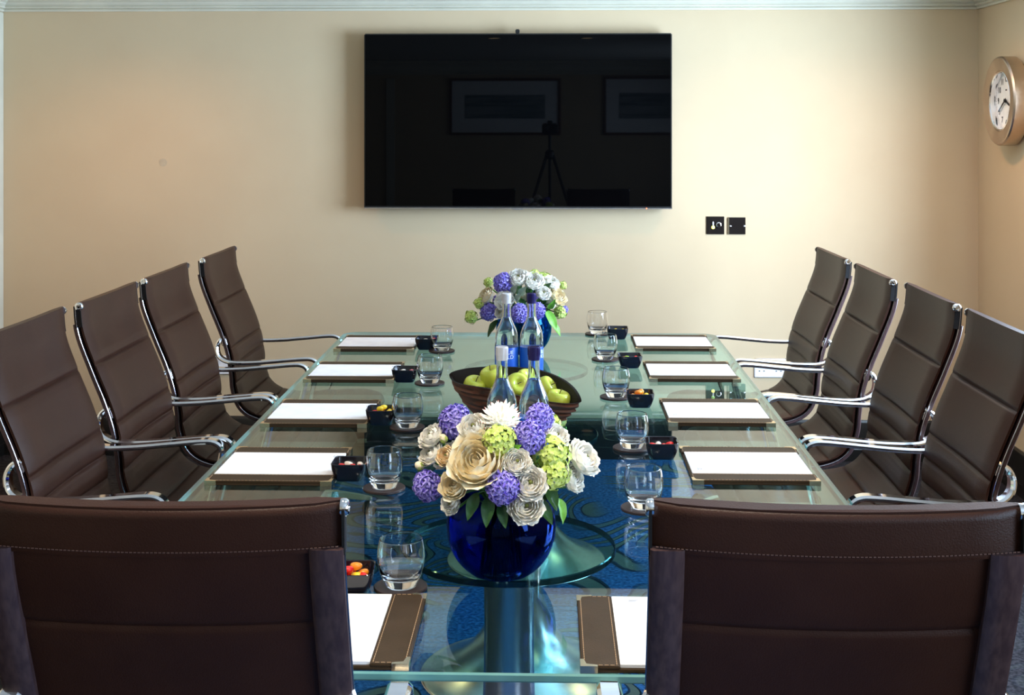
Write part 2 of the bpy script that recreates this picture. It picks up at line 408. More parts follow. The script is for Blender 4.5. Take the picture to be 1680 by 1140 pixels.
def rail_mb(sy):
    path = []; b = MB()
    for i in range(70):
        s = .062 + (TOT-.07-.062)*i/69; p, nm = frame(s); q = p - nm*.018; q.y = sy*(HW-.021); path.append(q)
    w_, h_ = .0235, .007
    b.sweep(path, [(-w_,-h_*.5),(-w_*.8,-h_),(w_*.8,-h_),(w_,-h_*.5),(w_,h_),(-w_,h_)], wid=(0,1,0)); return b
def trim_mb(sy):
    path = []
    for i in range(70):
        s = .012 + (TOT-.07)*i/69; p, nm = frame(s); q = p - nm*.012; q.y = sy*(HW+.003); path.append(q)
    return MB().tube(path, .0017, 6)
def arm_mb(sy, reach):
    k = reach/.455
    raw = [(.088,.778,.236),(.066,.764,.244),(.057,.735,.254),(.070,.702,.266),(.115,.684,.280),(.20,.684,.290),(.30,.692,.296),(.39,.700,.30),(.43,.699,.30),(.452,.684,.30),(.452,.655,.30),(.435,.59,.298),(.415,.51,.29),(.395,.455,.275)]
    if reach > .4: raw = [(x, z, .236+(y-.236)*.034/.064) for x, z, y in raw]
    p = catmull([((x-.09)*((reach-.09)/(.455-.09))+.09 if x > .13 else x, sy*y, z) for x, z, y in raw], 6)
    w_, h_ = (.0172 if reach > .4 else .0200), .0075
    if reach < .4: p = [q + Vector((0,0,.010)) for q in p]
    sec = [(-w_,-h_*.3),(-w_*.7,-h_),(w_*.7,-h_),(w_,-h_*.3),(w_,h_*.3),(w_*.7,h_),(-w_*.7,h_),(-w_,h_*.3)]
    b = MB().sweep(p, sec, wid=(0,1,0), scale=[.75+.25*min(1, i/12) for i in range(len(p))])
    # lug clamping the arm to the back frame
    b.lathe([(.0,-.010),(.014,-.010),(.017,-.006),(.017,.006),(.014,.010),(0,.010)], 16, c=(.086, sy*.236, .758), rot=Matrix.Rotation(pi/2, 3, 'X'))
    return b
CHAIR_ME = {}
def make_chair(reach=.455):
    r = bpy.data.objects.new('conference_chair', None); COL.objects.link(r)
    def part(name, key, mb, m, par=r, sharp=40):
        if key not in CHAIR_ME: CHAIR_ME[key] = mb().mesh(name, M[m], sharp)
        o = bpy.data.objects.new(name, CHAIR_ME[key]); COL.objects.link(o); o.parent = par; return o
    bk = part('backrest', 'back', lambda: cushion(.0, SBEND, 170), 'leather')
    def slv():
        b = cushion(-.0, .070, 24, front=.014, back=.017, hw=HW+.003, seams=False, round0=.014, round1=.004)
        return b
    sl = part('top_sleeve', 'sleeve', slv, 'leather')
    def stitch():
        b = MB()
        n = 86
        for i in range(n):
            t0 = -1+2*(i+.15)/n; t1 = -1+2*(i+.8)/n; P = []
            for t in (t0, t1):
                p, nm = frame(.060); q = p - nm*(.0178+.012*(1-t*t)); q.y = t*(HW-.004); q.z -= .006*(1-t*t)*.8; P.append(q)
            b.tube(P, .0009, 4)
        return b
    part('stitching', 'stitch', stitch, 'thread_dark', sl)
    part('seat', 'seat', lambda: cushion(SBEND, TOT, 110, round1=.015), 'leather')
    for sy in (1, -1):
        rl = part('side_rail', 'rail%d' % sy, lambda: rail_mb(sy), 'rail')
        part('edge_trim', 'trim%d' % sy, lambda: trim_mb(sy), 'edge_metal', rl)
        def cap():
            p, nm = frame(.012); b = MB()
            b.lathe([(0,0),(.0120,0),(.0125,.003),(.0125,.008),(.010,.011),(.006,.0115),(.005,.0095),(0,.0095)], 18, c=(p.x-.001, sy*(HW-.003), p.z), rot=Matrix.Rotation(-sy*pi/2, 3, 'X'))
            return b
        def tab():
            b = MB(); P = []
            for i in range(12):
                q, nm = frame(.010+.062*i/11); q = q - nm*.006; q.y = sy*(HW+.002); P.append(q)
            return b.sweep(P, [(-.002,-.011),(.002,-.011),(.002,.010),(-.002,.010)], wid=(0,1,0))
        part('sleeve_bracket', 'tab%d' % sy, tab, 'rubber')
        part('end_cap', 'cap%d' % sy, cap, 'chrome')
        part('armrest', 'arm%d_%.2f' % (sy, reach), lambda: arm_mb(sy, reach), 'chrome')
    cx = .38
    part('seat_mechanism', 'mech', lambda: MB().box((cx,0,.432), (.20,.20,.03), bev=.006).box((cx,0,.41), (.12,.5,.014), bev=.004), 'black')
    part('gas_column', 'col', lambda: MB().lathe([(.014,.42),(.014,.26),(.025,.255),(.025,.10),(.03,.09)], 18, c=(cx,0,0)), 'chrome')
    for k in range(5):
        a = 2*pi*k/5+.3
        def leg(): 
            b = MB(); d = Vector((cos(a), sin(a), 0))
            P = [Vector((cx,0,.098))+d*.02, Vector((cx,0,.096))+d*.10, Vector((cx,0,.078))+d*.19, Vector((cx,0,.066))+d*.245]
            b.sweep(P, [(-.011,-.018),(.011,-.014),(.011,.014),(-.011,.018)], wid=(0,0,1), scale=[1.2,1.1,.85,.6]); return b
        lg = part('base_leg', 'leg%d' % k, leg, 'chrome')
        def wheel():
            b = MB(); c = Vector((cx+cos(a)*.235, sin(a)*.235, .027)); R_ = Matrix.Rotation(a+.7, 3, 'Z') @ Matrix.Rotation(pi/2, 3, 'X')
            for o_ in (-.012, .012):
                b.lathe([(0,-.008),(.022,-.008),(.027,-.004),(.027,.004),(.022,.008),(0,.008)], 16, c=c + R_ @ Vector((0,0,o_)), rot=R_)
            b.lathe([(.006,-.01),(.006,.035)], 8, c=c); return b
        part('caster', 'wheel%d' % k, wheel, 'rubber', lg)
    return r
chairs = [  # backtop x, centre y, facing angle, label
    (-1.385, 3.345, .0, 'brown leather chair on the left side nearest the camera, cut by frame edge'),
    (-1.365, 3.925, .0, 'second chair from the camera on the left side of the table'),
    (-1.362, 4.51, .0, 'third chair from the camera on the left side of the table'),
    (-1.345, 5.17, .0, 'left side chair furthest from the camera, nearest the screen wall'),
    (1.178, 3.385, pi, 'brown leather chair on the right side nearest the camera, cut by frame edge'),
    (1.172, 3.975, pi, 'second chair from the camera on the right side of the table'),
    (1.145, 4.56, pi, 'third chair from the camera on the right side of the table'),
    (1.138, 5.20, pi+.02, 'right side chair furthest from the camera, beside the wall socket')]
proto = make_chair()
for i, (x, y, a, lab) in enumerate(chairs):
    o = proto if i == 0 else copy_tree(proto)
    o.location = (x, y, 0); o.rotation_euler = (0, 0, a)
    tag(o, lab, 'chair', 'ribbed brown leather chairs along both sides of the table')
hp = make_chair(.282)
for i, (x, y, a, lab) in enumerate([(-.535, 1.755, pi/2+.01, 'dark leather chair seen from behind at lower left, at the table end'),
                                    (.390, 1.765, pi/2-.015, 'dark leather chair seen from behind at lower right, at the table end')]):
    o = hp if i == 0 else copy_tree(hp)
    o.location = (x, y, 0); o.rotation_euler = (0, 0, a); tag(o, lab, 'chair', 'two chairs seen from behind at the near table end')

# ------------------------------------------------------------------ table
TX0, TX1, TY0, TY1, TZ = -.873, .698, 2.052, 5.425, .72
TCX = (TX0+TX1)/2
tb = thing('conference_table', 'long rectangular teal glass conference table on three trumpet pedestals', 'table', (TCX, (TY0+TY1)/2, 0))
def rrect(hx, hy, r, n=8):
    out = []
    for (sx, sy, a0) in ((1,1,0),(-1,1,pi/2),(-1,-1,pi),(1,-1,3*pi/2)):
        for k in range(n+1):
            a = a0 + pi/2*k/n; out.append((sx*(hx-r)+r*cos(a), sy*(hy-r)+r*sin(a)))
    return out
def slab(b, outline, z0, z1, me=1, bev=.003):
    n = len(outline); A = Vector((0,0))
    def ins(d):
        P = [Vector(p) for p in outline]; o = []
        for i in range(n):
            t = (P[(i+1)%n]-P[i-1]).normalized(); o.append(P[i]-Vector((t.y,-t.x))*d)
        return o
    inner = ins(bev); L = [(inner, z0), ([Vector(p) for p in outline], z0+bev), ([Vector(p) for p in outline], z1-bev), (inner, z1)]
    vs = [(p.x, p.y, z) for ring_, z in L for p in ring_]
    b.add(vs, [tuple(range(n))[::-1]], 0); b.f.append(tuple(len(b.v)-n+k for k in range(n))); b.m.append(0); b.sm.append(True)
    base = len(b.v)-4*n
    for i in range(3):
        for k in range(n):
            k2 = (k+1) % n; b.f.append((base+i*n+k, base+i*n+k2, base+(i+1)*n+k2, base+(i+1)*n+k)); b.m.append(me); b.sm.append(True)
hx, hy = (TX1-TX0)/2, (TY1-TY0)/2
b = MB(); slab(b, rrect(hx, hy, .07), TZ-.015, TZ, 1, .003)
b.build('tabletop', [M['table_glass'], M['glass_edge']], tb, 20)
for yc in (2.74, 3.73, 4.715):
    ly = yc-(TY0+TY1)/2
    prof = [(.075,.690),(.060,.684),(.055,.66),(.053,.52),(.055,.40),(.061,.30),(.074,.22),(.094,.16),(.120,.115),(.158,.075),(.205,.042),(.255,.018),(.288,.008),(.290,0)]
    P = [(v.x, v.z) for v in catmull([(r, 0, z) for r, z in prof], 5)]
    pd = MB().lathe(P, 64, c=(0, ly, 0)).build('pedestal', M['alu'], tb, 50)
    b = MB(); slab(b, [(.228*cos(2*pi*k/72), .228*sin(2*pi*k/72)) for k in range(72)], TZ-.030, TZ-.016, 1, .002)
    for i, v in enumerate(b.v): b.v[i] = (v[0], v[1]+ly, v[2])
    b.build('glass_disc', [M['disc_glass'], M['disc_edge']], pd, 20)

# ------------------------------------------------------------------ desk pads + notepads
def make_pad():
    r = thing('desk_pad', '', 'desk pad')
    LX, LY = .155, .1665
    MB().box((0,0,.003), (2*LX, 2*LY, .006), bev=.0015).build('board', M['leather_pad'], r)
    for s in (1,-1):
        st = MB().box((0, s*(LY-.032), .0085), (2*LX, .062, .005), bev=.0015).build('leather_strip', M['leather_pad'], r)
        b = MB()
        for (x0, y0, x1, y1) in ((-LX+.006, s*(LY-.006), LX-.006, s*(LY-.006)), (-LX+.006, s*(LY-.058), LX-.006, s*(LY-.058)), (-LX+.005, s*(LY-.008), -LX+.005, s*(LY-.056)), (LX-.005, s*(LY-.008), LX-.005, s*(LY-.056))):
            n = max(4, int(abs(x1-x0)/.009 + abs(y1-y0)/.009))
            for i in range(n):
                t0, t1 = (i+.12)/n, (i+.82)/n
                b.box(((x0+(x1-x0)*(t0+t1)/2), (y0+(y1-y0)*(t0+t1)/2), .0113), (max(.0011, abs(x1-x0)*(t1-t0)), max(.0011, abs(y1-y0)*(t1-t0)), .0008))
        b.build('stitching', M['thread'], st)
    for sx in (1,-1):
        for sy in (1,-1):
            b = MB(); c = .028; z = .0118
            x, y = sx*(LX+.001), sy*(LY+.001)
            o = [(x,y),(x-sx*c,y),(x-sx*c,y-sy*.006),(x-sx*.010,y-sy*.010),(x-sx*.006,y-sy*c),(x,y-sy*c)]
            vs = [(p[0],p[1],-.0) for p in o] + [(p[0],p[1],z) for p in o]; n = 6
            b.add(vs, [tuple(range(n)), tuple(range(n, 2*n))] + [(k,(k+1)%n,n+(k+1)%n,n+k) for k in range(n)], 0, False)
            b.build('metal_corner', M['brass'], r)
    return r
def make_note():
    r = thing('notepad', '', 'notepad')
    b = MB()
    b.box((0,0,.003), (.297, .206, .006), bev=.0006)
    b.build('paper_block', M['paper'], r)
    b = MB()
    for i, (yy, w_) in enumerate(((.0,.013),(.0045,.020),(-.0045,.017))):
        b.box((.127+yy*.9, .066, .0062), (.0016, w_, .0004))
    b.build('printed_mark', M['ink'], r)
    return r
dp, nt_ = make_pad(), make_note()
first = True
PADS = [(-.687,3.268,'left',0),(-.687,3.868,'left',1),(-.687,4.515,'left',2),(-.683,5.108,'left',3),(.505,3.308,'right',0),(.502,3.915,'right',1),(.497,4.56,'right',2),(.490,5.155,'right',3)]
ORD = ['closest to the camera','second from the camera','third from the camera','closest to the screen wall']
allp = []
for x, y, side, k in PADS:
    allp.append((x, y, 0 if side == 'left' else pi, '%s side of the table, %s' % (side, ORD[k])))
allp.append((-.3945, 2.212, pi/2, 'near table end, in front of the lower left chair'))
allp.append((.2165, 2.212, pi/2, 'near table end, in front of the lower right chair'))
for i, (x, y, a, w_) in enumerate(allp):
    o = dp if i == 0 else copy_tree(dp); o.location = (x, y, TZ+.0003); o.rotation_euler = (0,0,a)
    tag(o, 'brown leather desk pad on the ' + w_, 'desk pad', 'leather desk pads round the glass table')
    o = nt_ if i == 0 else copy_tree(nt_); o.location = (x, y, TZ+.0065); o.rotation_euler = (0,0,a)
    tag(o, 'blank white notepad on the ' + w_, 'notepad', 'white notepads in the leather desk pads')

# ------------------------------------------------------------------ coasters, tumblers, dishes, candies
cb = MB().lathe([(0,0),(.049,0),(.051,.0015),(.051,.0055),(.0495,.0068),(0,.0068)], 48).mesh('coaster', M['coaster'])
tprof_o = [(0,0),(.026,0),(.0285,.0015),(.033,.010),(.0395,.024),(.0435,.040),(.0450,.055),(.0440,.070),(.0415,.084),(.0402,.0895)]
tprof_i = [(.0385,.0895),(.0398,.084),(.0423,.070),(.0432,.055),(.0415,.041),(.0370,.028),(.0300,.0205),(.018,.0165),(0,.0155)]
def smooth_prof(p, per=4):
    v = catmull([(r, 0, z) for r, z in p], per); return [(max(0, q.x), q.z) for q in v]
gm = MB().lathe(smooth_prof(tprof_o)+[(.0393,.0903)]+smooth_prof(tprof_i), 56).mesh('tumbler', M['glass'], 60)
SL = ['nearest','second','third','fourth','furthest']
GL = [(-.419,4.958,'left',4),(-.408,4.338,'left',3),(-.413,3.70,'left',2),(-.400,3.08,'left',1),(-.283,2.421,'left',0),
      (.199,5.38,'right',4),(.207,4.796,'right',3),(.212,4.133,'right',2),(.222,3.482,'right',1),(.213,2.936,'right',0)]
for x, y, side, k in GL:
    o = bpy.data.objects.new('coaster', cb); COL.objects.link(o); o.location = (x, y, TZ+.0002)
    tag(o, 'round dark brown coaster under the %s tumbler from the camera on the %s' % (SL[k], side), 'coaster', 'round leather coasters')
    o = bpy.data.objects.new('glass_tumbler', gm); COL.objects.link(o); o.location = (x+.001, y-.001, TZ+.0072); o.rotation_euler = (0,0,k)
    tag(o, 'empty rounded glass tumbler, the %s from the camera on the %s of the flowers' % (SL[k], side), 'glass', 'clear tumblers standing on coasters')
def dish_mesh():
    b = MB()
    L = [(.029,.0,.012),(.031,.001,.012),(.036,.012,.013),(.0415,.030,.014),(.0435,.042,.015),(.0425,.0435,.015),(.0405,.042,.014),(.038,.030,.012),(.033,.012,.010),(.028,.005,.008)]
    rings = []
    for h, z, r in L: rings.append([(px_, py_, z) for px_, py_ in rrect(h, h, r, 5)])
    n = len(rings[0]); vs = [p for r_ in rings for p in r_]
    # gently wavy rim
    vs = [(p[0], p[1], p[2] + (.0025*abs(p[0]*p[1])/.0017 if p[2] > .03 else 0)) for p in vs]
    fs = [(i*n+k, i*n+(k+1)%n, (i+1)*n+(k+1)%n, (i+1)*n+k) for i in range(len(L)-1) for k in range(n)]
    fs += [tuple(range(n))[::-1], tuple((len(L)-1)*n+k for k in range(n))]
    return b.add(vs, fs).mesh('dish', M['porcelain'], 40)
dm = dish_mesh()
bean_me = {}
def bean(colr):
    if colr not in bean_me:
        b = MB(); b.blob((0,0,0), (.0125,.0080,.0076), seg=12, rings=8)
        b.v = [(x, y + 22*x*x, z) for x, y, z in b.v]
        bean_me[colr] = b.mesh('jelly_bean', M['bean_'+colr], 0)
    return bean_me[colr]
DISH = [(-.484,5.023,'left','by the desk pad closest to the screen wall',['orange','green','red','white']),
        (-.496,4.387,'left','between the third left desk pad and tumbler',['red','pink','white','red']),
        (-.497,3.766,'left','beside the second left desk pad from the camera',['red','yellow','orange','orange','red']),
        (-.497,3.173,'left','beside the left desk pad closest to the camera',['red','white','orange','red']),
        (-.374,2.405,'left','half hidden by the lower left chair',['red','orange','green','yellow','red']),
        (.279,5.291,'right','by the right desk pad closest to the screen wall',['red','yellow','white']),
        (.290,4.666,'right','by the third right desk pad from the camera',['red','yellow','green','orange','red']),
        (.282,4.019,'right','by the second right desk pad from the camera',['red','green','yellow','orange','white']),
        (.295,3.401,'right','by the right desk pad closest to the camera',['red','pink','white','red','green'])]
for di, (x, y, side, w_, cols) in enumerate(DISH):
    o = bpy.data.objects.new('candy_dish', dm); COL.objects.link(o); o.location = (x, y, TZ+.0003); o.rotation_euler = (0,0,random.uniform(-.06,.06))
    tag(o, 'small square black dish of candies ' + w_, 'dish', 'square black candy dishes')
    seen = []
    slots = [(-.014,-.015,.0145),(.014,-.015,.0145),(-.014,.003,.0145),(.014,.003,.0145),(0,.020,.0145),
             (-.019,-.020,.0300),(.010,-.022,.0300),(-.020,.000,.0305),(.008,-.003,.0300),(.022,.015,.0305),(-.008,.018,.0300),(.024,-.006,.0302)]
    if di in (2,7,4): slots += [(-.004,-.010,.0445),(.006,.008,.0445)]
    for (dx, dy, dz) in slots:
        cc = cols[random.randrange(len(cols))]
        o = bpy.data.objects.new('jelly_bean', bean(cc)); COL.objects.link(o)
        o.location = (x+dx+random.uniform(-.002,.002), y+dy+random.uniform(-.002,.002), TZ+dz)
        o.rotation_euler = (random.uniform(-.25,.25), random.uniform(-.25,.25), random.uniform(-.6,.6)+(pi/2 if random.random() < .3 else 0))
        tag(o, '%s candy in the black dish %s' % (cc, w_), 'candy', '%s candies in the dish %s' % (cc, w_))

# ------------------------------------------------------------------ bottles
CAPS = {}
def bottle(x, y, cap, label, rot=0.0, text=False):
    r = thing('water_bottle', label, 'bottle', (x, y, TZ+.0003), rot, 'glass water bottles in the middle of the table')
    R_ = .0388
    if 'b' not in CAPS:
        o_ = smooth_prof([(0,.004),(.024,.003),(.034,0),(.0375,.004),(R_,.012),(R_,.10),(R_,.155),(.0375,.180),(.0325,.200),(.0235,.220),(.0165,.238),(.0145,.255),(.0142,.285),(.0145,.300)], 3)
        i_ = smooth_prof([(.0120,.300),(.0118,.285),(.0120,.255),(.0140,.238),(.0208,.220),(.0298,.200),(.0350,.180),(.0363,.155),(.0363,.10),(.0363,.014),(.033,.009),(0,.010)], 3)
        CAPS['b'] = MB().lathe(o_+i_, 48).mesh('bottle_glass', M['bottle'], 60)
        CAPS['lab'] = MB().lathe([(R_+.0003,.022),(R_+.0006,.0225),(R_+.0006,.1425),(R_+.0003,.143)], 48, close=False).mesh('label', M['label'])
        b = MB(); b.lathe([(0,.3195),(.0145,.3195),(.0158,.318),(.0158,.296),(.0150,.288),(.0150,.286),(0,.286)], 32)
        for k in range(28):
            a = 2*pi*k/28; b.box((cos(a)*.0158, sin(a)*.0158, .3065), (.0010,.0016,.017), rot=Matrix.Rotation(a, 3, 'Z'))
        CAPS['wat'] = MB().lathe([(0,.0098)]+[(max(0,r-.0002),z) for r,z in smooth_prof([(.033,.0095),(.0361,.0142),(.0361,.10),(.0361,.155),(.0348,.180),(.0296,.200),(.0206,.220),(.0139,.238)], 3)]+[(0,.238)], 40).mesh('water', M['water'], 60)
        for c in ('white','navy'): CAPS[c] = b.mesh('cap', M['cap_'+c])
    for nm, k in (('bottle_glass','b'),('label','lab'),('screw_cap',cap),('water','wat')):
        o = bpy.data.objects.new(nm, CAPS[k]); COL.objects.link(o); o.parent = r
        if k in ('white','navy'): o['label'] = 'silver white screw cap' if k == 'white' else 'navy blue screw cap'
    # the printed name wraps round the label
    b = MB()
    for body, z in (('BLUE', .1275), ('KELD', .1125)):
        vs, fs = text_mesh(body, .0175)
        out = []
        for v in vs:
            a = -pi/2 + v.x/R_; out.append((cos(a)*(R_+.0011), sin(a)*(R_+.0011), z+v.y))
        b.add(out, fs, 0, False)
    b.build('printed_name', M['label_text'], r, 0)
    return r
bottle(-.121, 3.235, 'white', 'clear water bottle with silver white cap directly behind the near bouquet', .1)
bottle(-.040, 3.238, 'navy', 'clear water bottle with navy cap directly behind the near bouquet', -.3)
bottle(-.144, 4.262, 'white', 'blue labelled water bottle with silver white cap behind the apple bowl', .12)
bottle(-.061, 4.268, 'navy', 'blue labelled water bottle with navy cap behind the apple bowl', 1.4)

# ------------------------------------------------------------------ carved bowl + apples
bw = thing('wooden_bowl', 'dark carved boat shaped wooden bowl holding green apples', 'bowl', (-.107, 3.735, TZ+.0003), -.56)
def bowl_shell(off, z_off, groove):
    NA = 96; rings = []
    NR = 18
    for j in range(NR+1):
        t = j/NR                                    # 0 bottom .. 1 rim
        sc_ = .36 + .64*(t**.55 if t > 0 else 0)
        z = .128*t**1.05
        row = []
        for k in range(NA):
            a = 2*pi*k/NA; c, s_ = cos(a), sin(a)
            A, B = .232-off, .128-off
            ex = abs(c)**1.1*(1 if c >= 0 else -1)
            X = A*ex; Y = B*(1-abs(ex)**1.75)*(1 if s_ >= 0 else -1) if abs(ex) < 1 else 0
            g = 1 + (groove*.034*sin(t*46+.6*sin(a*2)+.4*sin(5*a)) if 0.05 < t < .97 else 0)
            lift = .006*sin(a*3)*t - .014*t*abs(ex)**2 + .012*t*(1-abs(ex)) + t*(.014*s_ + .012*(-ex))
            row.append((X*sc_*g, Y*sc_*g*(.85+.15*t), z+z_off*(1-t)+lift))
        rings.append(row)
    return rings
ro, ri = bowl_shell(0, 0, 1), bowl_shell(.009, .010, 0)
b = MB(); n = 96; vs = [p for r_ in ro for p in r_]; fs = [(i*n+k, i*n+(k+1)%n, (i+1)*n+(k+1)%n, (i+1)*n+k) for i in range(18) for k in range(n)] + [tuple(range(n))[::-1]]
b.add(vs, fs, 0)
vs = [p for r_ in ri for p in r_]; b.add(vs, fs, 1)
base = 19*n; b.add([], [])
for k in range(n):
    k2 = (k+1) % n; b.f.append((18*n+k, 18*n+k2, base+18*n+k2, base+18*n+k)); b.m.append(1); b.sm.append(True)
b.build('carved_shell', [M['wood'], M['wood_in']], bw, 40)
ap = MB(); P = [(0,.024),(.006,.026),(.014,.0325),(.024,.034),(.032,.027),(.0355,.012),(.035,-.004),(.030,-.020),(.021,-.030),(.012,-.0325),(.005,-.029),(0,-.027)]
ap.lathe(smooth_prof(P, 4), 32); APM = ap.mesh('apple', M['apple'], 0)
STM = MB().tube([(0,0,.024),(.001,0,.034),(.004,.001,.044)], .0013, 6).mesh('stalk', M['stemwood'])
for (x, y, z, rx, ry, lab) in [(-.225,3.815,.812,.3,.2,'yellow green apple at the left end of the wooden bowl'),
        (-.170,3.82,.842,.2,-.3,'green apple left of the bottle necks in the wooden bowl'),
        (-.098,3.715,.842,1.0,.55,'green apple with its stalk hollow facing the camera, centre of bowl'),
        (-.070,3.79,.836,.3,.3,'green apple just behind the central one in the wooden bowl'),
        (-.018,3.745,.824,.2,.9,'green apple behind the navy capped bottle neck'),
        (.022,3.665,.804,.1,.2,'yellow apple at the right end of the wooden bowl'),
        (-.150,3.765,.792,.2,.2,'green apple low in the bowl behind the left bottle'),]:
    r = thing('apple', lab, 'apple', (x, y, z), 0, 'green apples in the wooden bowl'); r.rotation_euler = (rx, ry, 0)
    for nm, me in (('skin', APM), ('stalk', STM)):
        o = bpy.data.objects.new(nm, me); COL.objects.link(o); o.parent = r
# ------------------------------------------------------------------ flowers
def cup_petal(b, R, H, amax, phi, wid, curl, m=0, ruffle=.0, z0=0):
    g = []
    for i in range(7):
        u = i/6; row = []
        al = amax*(.12+.88*u)
        for j in range(6):
            v = -1+2*j/5
            ww = wid*(.35+.65*sin(min(1, u*1.25)*pi/2))*(1 if u < .75 else sqrt(max(.05, 1-((u-.75)/.27)**2)))
            uu = u*(1-.10*v*v)
            al2 = amax*(.12+.88*uu)
            rho = R*sin(al2)+curl*R*max(0, uu-.7)**1.5*3 + .03*R*v
            z = z0+H*(1-cos(al2))/(1-cos(amax)) - curl*H*max(0, uu-.8)*1.0
            a = phi+v*ww
            rr = rho*(1+ruffle*sin(v*5+phi*3)*u)
            row.append(Vector((rr*cos(a), rr*sin(a), z)))
        g.append(row)
    b.patch(g, m)
def rose_mesh(name, m, seed):
    rnd = random.Random(seed); b = MB(); ph = rnd.random()*6
    for (R, H, am, n, curl, wd) in ((.14,.92,2.6,2,0,1.9),(.24,.96,2.45,3,0,1.35),(.37,1.0,2.3,3,0,1.3),(.52,1.02,2.15,4,.0,1.1),(.68,1.0,1.98,5,.06,.95),(.82,.92,1.82,5,.16,.85),(.92,.76,1.62,6,.30,.78)):
        for k in range(n):
            ph += 2*pi/n; cup_petal(b, R, H, am+rnd.uniform(-.06,.06), ph+rnd.uniform(-.12,.12), wd, curl, ruffle=.03)
        ph += .7
    b.blob((0,0,.18), (.35,.35,.22))
    b.v = [(x, y, z-.50) for x, y, z in b.v]
    return b.mesh(name, m, 0)
def ranun_mesh(name, m, seed):
    rnd = random.Random(seed); b = MB(); ph = rnd.random()*6
    b.blob((0,0,.72), (.12,.12,.10), 1)
    for (R, H, am, n, curl, wd) in ((.22,.86,2.45,4,0,1.0),(.34,.92,2.35,5,0,.95),(.48,.96,2.2,5,.0,.95),(.62,.96,2.05,6,.0,.85),(.76,.92,1.9,6,.05,.8),(.88,.82,1.75,6,.12,.75),(.95,.66,1.6,7,.22,.68)):
        for k in range(n):
            ph += 2*pi/n; cup_petal(b, R, H, am+rnd.uniform(-.08,.08), ph+rnd.uniform(-.1,.1), wd, curl, ruffle=.04)
        ph += .45
    b.blob((0,0,.15), (.4,.4,.2))
    b.v = [(x, y, z-.46) for x, y, z in b.v]
    return b.mesh(name, [m, M['eye']], 0)
def dirs(n):
    return [Vector((sqrt(1-z*z)*cos(2.39996*i), sqrt(1-z*z)*sin(2.39996*i), z)) for i in range(n) for z in (1-2*(i+.5)/n,)]
def floret(b, c, d, npet, ln, wd, curve, rnd, m=0):
    d = d.normalized(); q = d.to_track_quat('Z', 'Y').to_matrix(); a0 = rnd.random()*6
    for k in range(npet):
        a = a0+2*pi*k/npet; ca, sa = cos(a), sin(a); g = []
        for u, w_, h in ((0,.22,0),(.35,.8,.18+.1*curve),(.72,1.0,.22),(1.0,.25,.22-curve)):
            row = []
            for v in (-1, 0, 1):
                x = ln*u; y = wd*w_*v*.5; z = ln*(h - (.10 if v == 0 else 0)*(u > .1))
                row.append(c + q @ Vector((x*ca-y*sa, x*sa+y*ca, z)))
            g.append(row)
        b.patch(g, m)
def hya_mesh(name, seed, el=1.25):
    rnd = random.Random(seed); b = MB(); b.blob((0,0,0), (.46,.46,.46*el), 0)
    for d in dirs(58):
        if d.z < -.8: continue
        c = Vector((d.x*.68, d.y*.68, d.z*.68*el)); dd = (d + Vector([rnd.uniform(-.35,.35) for _ in range(3)])).normalized()
        floret(b, c, dd, 6, .46, .135, .30, rnd)
    return b.mesh(name, M['violet'], 0)
def vib_mesh(name, seed):
    rnd = random.Random(seed); b = MB(); b.blob((0,0,0), .52, 1)
    for d in dirs(95):
        if d.z < -.75: continue
        r_ = rnd.uniform(.68,.98); c = d*r_
        floret(b, c, (d + Vector([rnd.uniform(-.3,.3) for _ in range(3)])).normalized(), 5, .22, .19, .05, rnd)
    return b.mesh(name, [M['lime'], M['dark']], 0)
def protea_mesh(name, seed):
    rnd = random.Random(seed); b = MB(); b.blob((0,0,.05), (.62,.62,.5), 0)
    for i, d in enumerate(dirs(150)):
        if d.z < -.25: continue
        out = d.z < .35
        ln = rnd.uniform(.42,.6); base = d*.55; tip = base + (d+Vector((0,0,.35))).normalized()*ln
        side = d.cross(Vector((0,0,1))).normalized()*.085; mid = base.lerp(tip, .55)+d*.05
        b.add([base-side, base+side, mid+side*.9, tip, mid-side*.9], [(0,1,2,4),(4,2,3)], 0)
        if out and rnd.random() < .75:
            m2 = mid.lerp(tip, .55)+d*.012; b.add([m2-side*.5, m2+side*.5, tip+d*.05], [(0,1,2)], 1)
    return b.mesh(name, [M['white'], M['redtip']], 0)
def leaf_mesh(name, m, seed):
    rnd = random.Random(seed); b = MB(); g = []; k_ = rnd.uniform(.3,.6)
    for i in range(11):
        u = i/10; w_ = .42*sin(pi*min(1, u**.8))**.9+.01; row = []
        for j in range(5):
            v = -1+j/2; row.append(Vector((v*w_, -1+2*u, .18*abs(v)*w_*2 - k_*(u-.3)**2 + .03*sin(u*14+v*2))))
        g.append(row)
    b.patch(g, 0)
    low = [[p-Vector((0,0,.02)) for p in r_] for r_ in g]; b.patch(low, 0)
    b.tube([g[i][2]-Vector((0,0,.01)) for i in range(0, 11, 2)], .022, 5)
    return b.mesh(name, m, 0)
def bud_mesh():
    b = MB(); b.blob((0,0,0), (.8,.8,1.0), 0)
    for k in range(5):
        cup_petal(b, .86, 1.5, 2.2, k*1.257, .5, 0, 1, z0=-1.0)
    return b.mesh('bud', [M['cream'], M['lime']], 0)
